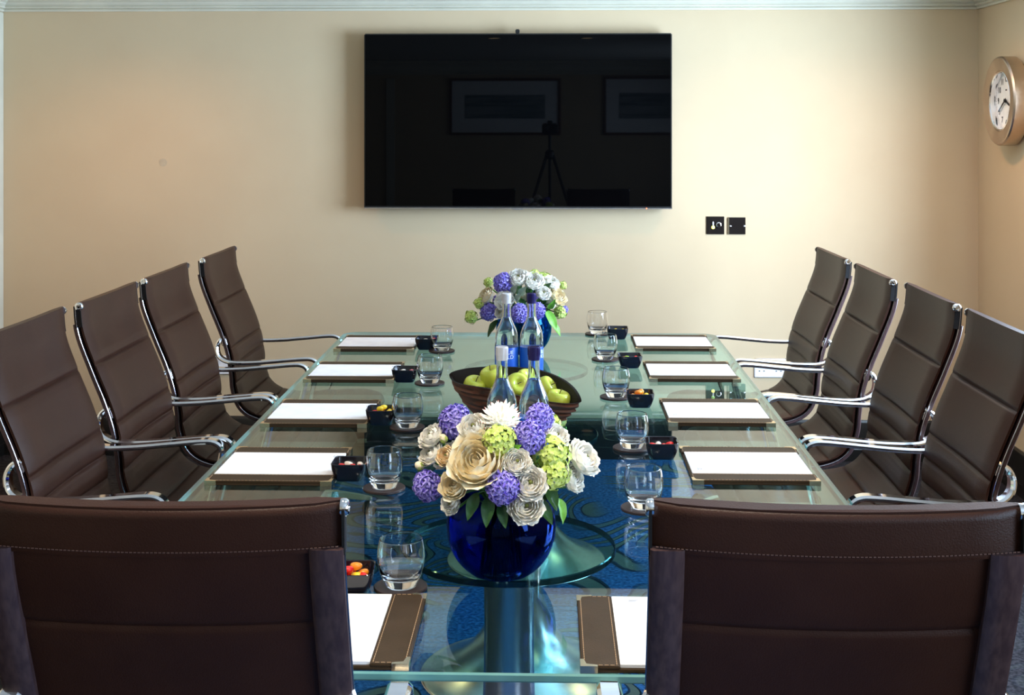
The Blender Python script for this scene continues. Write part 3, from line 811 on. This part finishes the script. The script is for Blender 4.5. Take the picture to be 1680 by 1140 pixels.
FM = {('rose','cream'): [rose_mesh('petals', M['cream'], s) for s in (1,2)],
      ('ranunculus','white'): [ranun_mesh('petals', M['white'], s) for s in (3,4,5)],
      ('ranunculus','peach'): [ranun_mesh('petals', M['peach'], 6)],
      ('hyacinth','violet'): [hya_mesh('florets', s, e) for s, e in ((7,1.15),(8,1.0),(9,1.25))],
      ('viburnum','lime'): [vib_mesh('florets', s) for s in (10,11)],
      ('protea','white'): [protea_mesh('spiky_petals', 12)],
      ('bud','bud'): [bud_mesh()],
      ('leaf','dark'): [leaf_mesh('blade', M['dark'], s) for s in (13,14)],
      ('leaf','light'): [leaf_mesh('blade', M['light'], s) for s in (15,16)],
      ('leaf','pale'): [leaf_mesh('blade', M['pale'], s) for s in (17,18)]}
KINDNAME = dict(rose='rose', ranunculus='ranunculus', hyacinth='hyacinth', viburnum='viburnum', protea='spiky_flower', bud='flower_bud', leaf='leaf')
HEAD = dict(rose='petals', ranunculus='petals', hyacinth='florets', viburnum='florets', protea='spiky_petals', bud='bud_head')
def bouquet(cx, cy, cz, L, which, rnd):
    for i, (kind, dx, dy, dz, r_, hue, lab) in enumerate(L):
        h = Vector((dx, dy, dz)); pos = Vector((cx, cy, cz))+h
        me = FM[(kind, hue)][i % len(FM[(kind, hue)])]
        out = (Vector((dx, dy, dz+.03)).normalized() + (Vector((0,-.55,.45)) if dy < .03 else Vector((0,0,.2)))).normalized()
        grp = {'leaf': 'leaves', 'bud': 'buds'}.get(kind, 'blooms')+' of the '+which+' bouquet'
        if kind == 'leaf':
            o = bpy.data.objects.new('leaf', me); COL.objects.link(o)
            o.location = pos; o.scale = (r_*1.2,)*3
            side = Vector((dx, dy, 0)).normalized()
            tip = (side*.6 + Vector((0,0,-.9 if dz < 0 else .4)) + Vector((rnd.uniform(-.4,.4),0,0))).normalized()
            nrm = Vector((dx*.6, dy-.05, .05)).normalized(); nrm = (nrm - tip*nrm.dot(tip)).normalized()
            xx = tip.cross(nrm); o.rotation_euler = Matrix((xx, tip, nrm)).transposed().to_euler()
            tag(o, lab, 'leaf', grp); continue
        e = thing(KINDNAME[kind], lab, 'flower' if kind != 'bud' else 'bud', pos, 0, grp)
        o = bpy.data.objects.new(HEAD[kind], me); COL.objects.link(o); o.parent = e
        k = (1.22 if hue == 'white' else 1.12) if kind in ('rose','ranunculus') else 1.08
        o.scale = (r_*k, r_*k, r_*k)
        q = out.to_track_quat('Z', 'Y').to_matrix() @ Matrix.Rotation(rnd.random()*6, 3, 'Z')
        if kind == 'hyacinth': q = (out+Vector((0,0,1.2))).normalized().to_track_quat('Z', 'Y').to_matrix() @ Matrix.Rotation(rnd.random()*6, 3, 'Z')
        o.rotation_euler = q.to_euler()
        a = rnd.random()*6.28; low = Vector((cx+cos(a)*.03, cy+sin(a)*.03, TZ+.012))-pos
        neck = Vector((cx+dx*.25, cy+dy*.25, TZ+.165))-pos
        if h.length > .03:
            MB().tube(catmull([-out*r_*.3, -out*r_*.8 + Vector((0,0,-.01)), neck, low], 5), .0024, 6).build('stem', M['stem'], e, 0)
    return
NEAR_FLOWERS = [
    ('rose',-0.041,-0.115,0.057,0.0500,'cream','large cream rose, the biggest bloom at the front of the near bouquet'),
    ('hyacinth',-0.090,0.017,0.100,0.0372,'violet','purple hyacinth at upper left of the near bouquet'),
    ('hyacinth',0.075,-0.008,0.112,0.0297,'violet','purple hyacinth topping the right of the near bouquet against a bottle'),
    ('hyacinth',0.056,-0.080,0.094,0.0334,'violet','lilac purple hyacinth just below the taller one at right of near bouquet'),
    ('hyacinth',0.008,-0.134,0.014,0.0338,'violet','round purple hyacinth head low at the centre front of near bouquet'),
    ('hyacinth',-0.141,-0.018,-0.017,0.0308,'violet','loose purple hyacinth hanging low at far left of near bouquet'),
    ('viburnum',0.001,-0.098,0.093,0.0309,'lime','lime green viburnum head between cream rose and purple hyacinth in near bouquet'),
    ('viburnum',0.098,-0.070,0.060,0.0347,'lime','large lime green viburnum head at right of near bouquet, upper half'),
    ('viburnum',0.104,-0.081,0.029,0.0299,'lime','lime green viburnum head at right of near bouquet, lower half'),
    ('ranunculus',-0.050,-0.064,0.108,0.0256,'white','smooth white bud-like bloom above the large cream rose'),
    ('protea',0.002,-0.060,0.121,0.0349,'white','white spiky flower with red tips at the top of the near bouquet'),
    ('ranunculus',-0.137,0.005,0.073,0.0239,'white','white bloom at the upper left edge of the near bouquet'),
    ('ranunculus',-0.136,-0.002,0.041,0.0238,'white','white bloom at left of near bouquet below another white bloom'),
    ('ranunculus',-0.101,-0.071,0.055,0.0197,'peach','peach centred ranunculus left of the large cream rose'),
    ('rose',-0.084,-0.105,0.009,0.0274,'cream','cream rose below and left of the large cream rose'),
    ('ranunculus',-0.091,-0.096,-0.028,0.0172,'white','small white bloom at the bottom left over the blue vase'),
    ('ranunculus',0.034,-0.117,0.057,0.0227,'white','white ranunculus right of the large cream rose'),
    ('ranunculus',0.057,-0.121,0.019,0.0283,'white','white ranunculus beside the round purple hyacinth'),
    ('ranunculus',0.050,-0.123,-0.022,0.0294,'white','lowest white ranunculus with dark eye over the vase rim'),
    ('ranunculus',0.160,0.004,0.033,0.0322,'white','white frilled bloom at far right edge of the near bouquet'),
    ('ranunculus',0.138,-0.003,-0.004,0.0249,'white','white bloom below the frilled one at right of near bouquet'),
    ('ranunculus',0.107,-0.016,0.081,0.0236,'white','white bloom behind lime viburnum at the upper right of near bouquet'),
    ('bud',-0.113,-0.006,0.073,0.0095,'bud','small pale green bud beside upper left purple hyacinth'),
    ('bud',-0.159,-0.011,0.021,0.0095,'bud','small green bud sticking out left of the near bouquet'),
    ('leaf',-0.020,-0.130,-0.030,0.0249,'dark','dark green leaf over the vase rim under the round hyacinth'),
    ('leaf',-0.049,-0.124,-0.023,0.0227,'dark','dark green leaf over the vase rim below cream roses'),
    ('leaf',0.098,-0.092,-0.011,0.0252,'dark','dark green leaf under the lower lime viburnum'),
    ('leaf',0.087,-0.095,-0.040,0.0229,'dark','dark glossy leaf over the right side of the blue vase'),
    ('leaf',0.119,-0.020,-0.062,0.0212,'light','pale green sprig hanging over the right of the blue vase'),
    ('leaf',0.030,-0.104,0.080,0.0137,'light','small green leaf between viburnum and purple hyacinth'),
    ('leaf',0.029,-0.055,0.120,0.0140,'light','small green leaf at the top between spiky flower and hyacinth'),
    ('leaf',0.008,-0.129,-0.038,0.0203,'dark','short dark green leaf at the middle of the vase rim'),
]
FAR_FLOWERS = [
    ('hyacinth',-0.076,-0.074,0.083,0.0416,'violet','purple hyacinth at the upper left of the far bouquet'),
    ('hyacinth',-0.134,-0.011,-0.035,0.0375,'violet','purple hyacinth at the lower left of the far bouquet'),
    ('hyacinth',-0.012,-0.133,-0.021,0.0366,'violet','purple hyacinth low in the far bouquet between the bottle necks'),
    ('hyacinth',0.054,-0.123,-0.013,0.0320,'violet','purple hyacinth low in far bouquet behind the navy capped bottle'),
    ('hyacinth',0.156,-0.005,-0.025,0.0164,'violet','small purple blossom at the right edge of the far bouquet'),
    ('ranunculus',-0.018,-0.082,0.105,0.0346,'white','white bloom at the top centre of the far bouquet'),
    ('ranunculus',0.040,-0.090,0.093,0.0346,'white','white bloom at the top right of centre in far bouquet'),
    ('rose',-0.144,-0.004,0.025,0.0352,'cream','cream rose at the left of the far bouquet'),
    ('ranunculus',-0.070,-0.113,0.024,0.0321,'white','white bloom behind the silver capped bottle in far bouquet'),
    ('ranunculus',0.075,-0.100,0.050,0.0253,'white','small white ranunculus right of centre in far bouquet'),
    ('rose',0.130,-0.023,0.026,0.0374,'cream','pale cream rose at the right of the far bouquet'),
    ('ranunculus',0.107,-0.020,0.080,0.0280,'white','white bloom at the upper right of the far bouquet'),
    ('ranunculus',-0.084,-0.103,-0.023,0.0207,'white','small white bloom between lower purple hyacinths of far bouquet'),
    ('viburnum',-0.137,0.003,0.078,0.0188,'lime','small lime sprig at upper left of the far bouquet'),
    ('viburnum',-0.172,-0.010,-0.002,0.0211,'lime','lime sprig at the left side of the far bouquet'),
    ('viburnum',-0.202,-0.020,-0.052,0.0258,'lime','lime sprig drooping furthest left below the far bouquet'),
    ('viburnum',0.140,-0.006,-0.034,0.0258,'lime','lime sprig at the lower right of the far bouquet'),
    ('viburnum',0.042,-0.054,0.116,0.0209,'lime','lime sprig at the top of the far bouquet'),
    ('viburnum',0.149,0.007,0.067,0.0164,'lime','lime sprig at the upper right edge of the far bouquet'),
    ('leaf',-0.035,-0.113,0.065,0.0275,'pale','variegated pale edged leaf at the centre of far bouquet'),
    ('leaf',-0.003,-0.121,0.060,0.0275,'pale','variegated leaf pointing right at centre of far bouquet'),
    ('leaf',-0.019,-0.128,0.038,0.0229,'pale','lower variegated leaf at centre of far bouquet'),
    ('leaf',-0.120,-0.020,-0.094,0.0328,'dark','dark leaf drooping at the lower left of far bouquet'),
    ('leaf',0.107,-0.060,-0.057,0.0371,'light','bright green leaf hanging at lower right of far bouquet'),
    ('leaf',0.123,-0.015,-0.094,0.0304,'light','lowest bright green leaf hanging right of the far vase'),
    ('leaf',0.088,-0.072,0.072,0.0208,'dark','small dark leaf at the right of far bouquet'),
    ('leaf',0.107,-0.082,0.004,0.0231,'light','green leaf between cream rose and lime sprig in far bouquet'),
]

def fillers(n, R, rnd, side):
    out = []
    kinds = [('ranunculus','white','white bloom'),('viburnum','lime','lime green viburnum head'),('hyacinth','violet','purple hyacinth'),('rose','cream','cream rose')]
    for i in range(n):
        a = .25+(pi-.5)*i/(n-1); z = (.0,.085,.03)[i % 3]
        k, h, t = kinds[i % 4]
        out.append((k, cos(a)*R*(.9), sin(a)*R*.85, z, .028, h, '%s on the hidden far side of the %s bouquet' % (t, side)))
    return out
rf = random.Random(5)
bouquet(-.095, 2.50, .915, NEAR_FLOWERS + fillers(9, .12, rf, 'near'), 'near', rf)
bouquet(-.100, 4.93, .915, FAR_FLOWERS + fillers(7, .11, rf, 'far'), 'far', rf)
# fronds of foliage filling each bouquet between the blooms
for cx, cy, w_ in ((-.095, 2.50, 'near'), (-.100, 4.93, 'far')):
    for i, d in enumerate(dirs(46)):
        if d.z < -.3: continue
        o = bpy.data.objects.new('leaf', FM[('leaf','dark')][i % 2]); COL.objects.link(o)
        p = Vector((cx, cy, .905)) + Vector((d.x*.093, d.y*.093, d.z*.078)); o.location = p; o.scale = (.034,)*3
        tip = (d+Vector((rf.uniform(-.5,.5), rf.uniform(-.5,.5), rf.uniform(-.2,.6)))).normalized(); nn = d.cross(tip).normalized().cross(tip)*-1
        nn.normalize(); xx = tip.cross(nn); o.rotation_euler = Matrix((xx, tip, nn)).transposed().to_euler()
        tag(o, 'dark green filler leaf tucked between the blooms of the %s bouquet' % w_, 'leaf', 'filler leaves of the %s bouquet' % w_)

def vase(x, y, m, lab):
    o_ = [(0,.002),(.034,0),(.040,.001),(.064,.012),(.088,.036),(.102,.066),(.1068,.096),(.104,.124),(.094,.150),(.080,.167),(.0765,.171)]
    i_ = [(.0735,.1700),(.0765,.166),(.0905,.1485),(.1003,.123),(.1028,.096),(.098,.068),(.0845,.0395),(.060,.017),(.03,.010),(0,.009)]
    b = MB().lathe(smooth_prof(o_, 5)+smooth_prof(i_, 5), 80)
    o = b.build('glass_vase', M[m], None, 60)
    MB().lathe([(0,.0088)]+[(max(0,r-.0003),z) for r,z in smooth_prof(i_[::-1], 5) if .0095 < z < .125]+[(0,.125)], 64).build('water', M['water_blue'], o, 60); o.location = (x, y, TZ+.0003); tag(o, lab, 'vase', 'round coloured glass vases'); return o
vase(-.095, 2.50, 'vase', 'round cobalt blue glass vase on the table holding the near bouquet')
vase(-.100, 4.93, 'vase2', 'round teal blue glass vase holding the far bouquet behind the bottles')

# ------------------------------------------------------------------ wall mounted screen
YS = 6.06
x0, x1, z0, z1 = -.883, .577, 1.203, 2.034
tv = thing('television', 'large black wall-mounted flat television on the beige back wall', 'television', ((x0+x1)/2, YF, z0))
hw_, hh = (x1-x0)/2, (z1-z0)/2
MB().box((0, YS-YF+.028, hh), (2*hw_, .044, 2*hh), bev=.004).build('casing', M['tv_body'], tv)
MB().box((0, YS-YF+.0045, hh+.003), (2*hw_-.012, .003, 2*hh-.018)).build('screen', M['tv_screen'], tv)
MB().box((0, YS-YF+.012, .0025), (2*hw_, .026, .005), bev=.001).build('bottom_strip', M['silver'], tv)
b = MB(); P = [(-.034,0,.004),(-.022,0,-.001),(0,0,-.003),(.022,0,-.001),(.034,0,.004)]
b.sweep(catmull([(x, YS-YF+.004, z) for x, _, z in P], 4), [(-.003,-.003),(.003,-.003),(.003,.003),(-.003,.003)], wid=(0,1,0)); b.build('curved_badge', M['silver'], tv)
MB().box((.0, YS-YF+.015, 2*hh+.010), (.020,.022,.020), bev=.003).build('camera_nub', M['tv_body'], tv)
MB().blob((.610, YS-YF+.000, .003), .0028).build('standby_light', M['led'], tv)
MB().box((0, -.02, hh), (.55,.04,.40)).build('wall_mount', M['black'], tv)
# smudge-like round blanking plate faintly visible on the wall
o = MB().lathe([(0,0),(.019,0),(.0195,.0012),(0,.0018)], 24, rot=Matrix.Rotation(pi/2, 3, 'X')).build('blanking_disc', mat('dusty_wall_disc', (.50,.40,.27), .8))
o.location = (-1.873, YF, 1.418); tag(o, 'small faint round mark on the beige wall left of the television', 'wall disc')

# ------------------------------------------------------------------ clock on the right wall
ck = thing('wall_clock', 'round brushed steel wall clock with white dial on the right wall', 'clock', (XR, 5.655, 1.705))
RX = Matrix.Rotation(-pi/2, 3, 'Y')   # local +z -> world -x
MB().lathe([(.172,0),(.178,.002),(.180,.012),(.1935,.013),(.195,.016),(.195,.072),(.190,.079),(.186,.081),(.134,.074),(.131,.071),(.131,.048),(.172,.040)], 96, close=True, rot=RX).build('case', M['steel'], ck, 12)
MB().lathe([(.131,.070),(.127,.073),(.1235,.070),(.1225,.044),(.131,.044)], 96, close=True, rot=RX).build('inner_bezel', M['chrome'], ck, 40)
dl = MB().lathe([(0,.040),(.126,.040),(.126,.043),(0,.043)], 64, rot=RX).build('dial', M['dial'], ck)
def on_dial(vs, h): return [Vector((-h, -v[0], v[1])) for v in vs]
b = MB()
for n_ in range(1, 13):
    a = pi/2-2*pi*n_/12; vs, fs = text_mesh(str(n_), .036, bold=.0012)
    b.add(on_dial([(v.x+.096*cos(a), v.y+.096*sin(a)) for v in vs], .0436), fs, 0, False)
for n_ in range(60):
    a = 2*pi*n_/60; l_ = .006 if n_ % 5 == 0 else .003
    b.add(on_dial([(cos(a)*.119-sin(a)*.0007, sin(a)*.119+cos(a)*.0007), (cos(a)*.119+sin(a)*.0007, sin(a)*.119-cos(a)*.0007), (cos(a)*(.119-l_)+sin(a)*.0007, sin(a)*(.119-l_)-cos(a)*.0007), (cos(a)*(.119-l_)-sin(a)*.0007, sin(a)*(.119-l_)+cos(a)*.0007)], .0436), [(0,1,2,3)], 0, False)
b.add(on_dial([(-.010,.045),(.010,.045),(.010,.051),(-.010,.051)], .0436), [(0,1,2,3)], 0, False)
b.build('numerals', M['black'], dl, 0)
for nm, ang, ln, w_, h in (('hour_hand', -20, .058, .0058, .047), ('minute_hand', 210, .092, .0042, .050)):
    a = radians(ang); c, s_ = cos(a), sin(a); b = MB(); o_ = [(-.018,-w_),(ln,-w_*.8),(ln,w_*.8),(-.018,w_)]
    P = [(x*c-y*s_, x*s_+y*c) for x, y in o_]; vs = on_dial(P, h)+on_dial(P, h+.0015)
    b.add(vs, [(0,1,2,3),(4,5,6,7),(0,1,5,4),(1,2,6,5),(2,3,7,6),(3,0,4,7)], 0, False); b.build(nm, M['black'], ck, 0)
MB().lathe([(0,.044),(.007,.044),(.007,.054),(0,.055)], 16, rot=RX).build('spindle', M['black'], ck)

# ------------------------------------------------------------------ plates and sockets on the back wall
p = thing('light_switch', 'square black nickel plate with white lit toggle and knob, left of two', 'switch', (.791, YF, 1.120))
MB().box((0,-.003,0), (.085,.006,.085), bev=.001).build('plate', M['blackchrome'], p)
MB().box((-.011,-.010,.009), (.0062,.008,.020), bev=.002).build('toggle', M['white_plastic'], p)
MB().blob((-.011,-.009,-.009), (.0085,.004,.0085)).build('lit_indicator', M['neon'], p)
MB().lathe([(.0082,0),(.013,0),(.0135,.004),(.0125,.009),(.0095,.010),(.0082,.006)], 28, c=(.015,-.006,.003), close=True, rot=Matrix.Rotation(pi/2, 3, 'X')).build('dimmer_ring', M['chrome'], p)
p = thing('blank_plate', 'square black nickel plate with two screws, right of two', 'plate', (.893, YF, 1.118))
MB().box((0,-.003,0), (.083,.006,.081), bev=.001).build('plate', M['blackchrome'], p)
MB().box((-.040,-.004,0), (.007,.009,.083), bev=.002).build('plate_edge', M['brass'], p)
for sx in (-.031,.036): MB().lathe([(0,0),(.0055,0),(.005,.002),(0,.0028)], 14, c=(sx,-.006,-.001), rot=Matrix.Rotation(pi/2, 3, 'X')).build('screw', M['chrome'], p)
for x, lab in ((1.051, 'white double power socket on the wall behind the far right chair'), (-1.583, 'white double power socket low on the wall behind the far left chair')):
    p = thing('power_socket', lab, 'socket', (x, YF, .440), 0, 'double power sockets on the back wall')
    MB().box((0,-.0045,0), (.148,.009,.088), bev=.002).build('faceplate', M['white_plastic'], p)
    MB().box((0,-.001,0), (.152,.002,.092)).build('back_rim', M['chrome'], p)
    for s_ in (-1,1):
        b = MB()
        for dx, dz, w_, h_ in ((0,.004,.0035,.009),(-.011,-.014,.007,.004),(.011,-.014,.007,.004)): b.box((s_*.040+dx,-.0093,dz), (w_,.001,h_))
        b.build('pin_holes', M['black'], p)
        MB().box((s_*.014,-.0105,.026), (.013,.005,.019), bev=.002).build('rocker_switch', M['white_plastic'], p)

# ------------------------------------------------------------------ behind the camera, mirrored faintly in the screen
M['print_sea'] = mat('watercolour_print', (.10,.18,.20), .7, col2=(.42,.48,.50), nscale=5, stretch=(.4,1,5))
M['frame_wood'] = mat('reddish_wood_frame', (.14,.05,.02), .4, nscale=20)
for xa, xb, za, zb, lab in ((-1.10,.12,1.49,2.11,'wide framed seascape behind the camera, mirrored at centre of the screen'), (.587,1.82,1.49,2.13,'wide framed seascape behind the camera, mirrored at right of the screen')):
    p = thing('framed_picture', lab, 'picture', ((xa+xb)/2, YB, (za+zb)/2), 0, 'framed pictures on the wall behind the camera')
    W_, H_ = xb-xa, zb-za; b = MB()
    for s_ in (1,-1):
        b.box((0,.012,s_*(H_/2-.014)), (W_,.024,.028), bev=.003); b.box((s_*(W_/2-.014),.012,0), (.028,.024,H_-.05), bev=.003)
    b.build('frame', M['frame_wood'], p)
    MB().box((0,.006,0), (W_-.04,.006,H_-.04)).build('mount_board', M['paper'], p)
    MB().box((0,.0105,.0), (W_-.34,.003,H_-.36)).build('print', M['print_sea'], p)
t = thing('tripod', 'black tripod standing before the near table end, mirrored in the screen', 'tripod', (.0,-.14,0))
MB().lathe([(.014,1.50),(.014,.95)], 14).build('centre_column', M['black'], t)
MB().lathe([(.03,1.36),(.045,1.34),(.045,1.29),(.02,1.27)], 16).build('shoulder', M['black'], t)
for k in range(3):
    a = -pi/2+2*pi*k/3; MB().tube([(cos(a)*.035, sin(a)*.035, 1.31), (cos(a)*.28, sin(a)*.28, .62), (cos(a)*.5, sin(a)*.5, .012)], .015, 8, scale=[1,.8,.6]).build('leg', M['black'], t)
t2 = thing('photo_camera', 'black photo camera mounted on the tripod, mirrored in the screen', 'camera', (0,-.14,1.502))
MB().box((0,0,.06), (.15,.07,.11), bev=.012).box((0,0,.125), (.06,.06,.03), bev=.01).build('camera_body', M['black'], t2)
MB().lathe([(0,0),(.038,0),(.038,.07),(.034,.07),(.03,.06),(0,.055)], 28, c=(0,.033,.098-.03), rot=Matrix.Rotation(-pi/2, 3, 'X')).build('lens', M['black'], t2)

# ------------------------------------------------------------------ light
def area(name, loc, rot, sx, sy, e, col, spread=None):
    l = bpy.data.lights.new(name, 'AREA'); l.shape = 'RECTANGLE'; l.size = sx; l.size_y = sy; l.energy = e; l.color = col
    if spread: l.spread = spread
    o = bpy.data.objects.new(name, l); COL.objects.link(o); o.location = loc; o.rotation_euler = rot; return o
for (a_, b_, z0_, z1_, e_, sp_) in WINS:
    area('unseen_window_daylight', (XR+.12, (a_+b_)/2, (z0_+z1_)/2), (0, pi/2, 0), z1_-z0_, b_-a_, e_, (.55,.75,1.0), radians(sp_))  # the second panel is added light for the flowers
dm_ = MB().lathe([(.045,-.002),(.055,-.004),(.058,-.001),(.058,0),(.045,0)], 32, close=True).mesh('trim_ring', M['cornice'])
dg_ = MB().lathe([(0,-.001),(.045,-.001),(.045,0),(0,0)], 32).mesh('lamp_lens', mat('added_warm_lamp_lens', (1,.85,.6), .5, emis=(1,.72,.42), estr=8))
k = 0
for x, y, watts in LAMPS:
    if True:
        r = thing('added_downlight', 'unseen recessed ceiling downlight added to light the room, pale trim ring', 'light', (x, y, ZC), 0, 'unseen added ceiling downlights')  # unseen fittings added to light the room
        for nm, me in (('trim_ring', dm_), ('lamp_lens', dg_)):
            o = bpy.data.objects.new(nm, me); COL.objects.link(o); o.parent = r
        l = bpy.data.lights.new('added_downlight_lamp', 'SPOT'); l.energy = watts; l.color = (1,.46,.16) if y > 2 else (1,.88,.70); l.spot_size = radians(150); l.spot_blend = 1; l.shadow_soft_size = .05
        o = bpy.data.objects.new('added_downlight_lamp', l); COL.objects.link(o); o.location = (x, y, ZC-.02); k += 1
wd = bpy.data.worlds.new('sky'); sc.world = wd; wd.use_nodes = True
bg = wd.node_tree.nodes['Background']; bg.inputs[0].default_value = (.72,.86,1,1); bg.inputs[1].default_value = SKY

# ------------------------------------------------------------------ camera
cam = bpy.data.cameras.new('camera'); co = bpy.data.objects.new('camera', cam); COL.objects.link(co)
co.location = (0, 0, 1.60); co.rotation_euler = (pi/2, 0, math.atan(62/2100))
cam.sensor_width = 36; cam.lens = 45.0; cam.shift_y = -365/1680; cam.clip_start = .05
sc.camera = co
sc.view_settings.view_transform = 'Standard'; sc.view_settings.look = 'None'; sc.view_settings.gamma = 1; sc.view_settings.use_curve_mapping = False
sc.view_settings.exposure = EXPO
sc.cycles.max_bounces = 14; sc.cycles.transmission_bounces = 12; sc.cycles.transparent_max_bounces = 20; sc.cycles.glossy_bounces = 6; sc.cycles.diffuse_bounces = 5
sc.cycles.sample_clamp_indirect = 6; sc.cycles.blur_glossy = .3
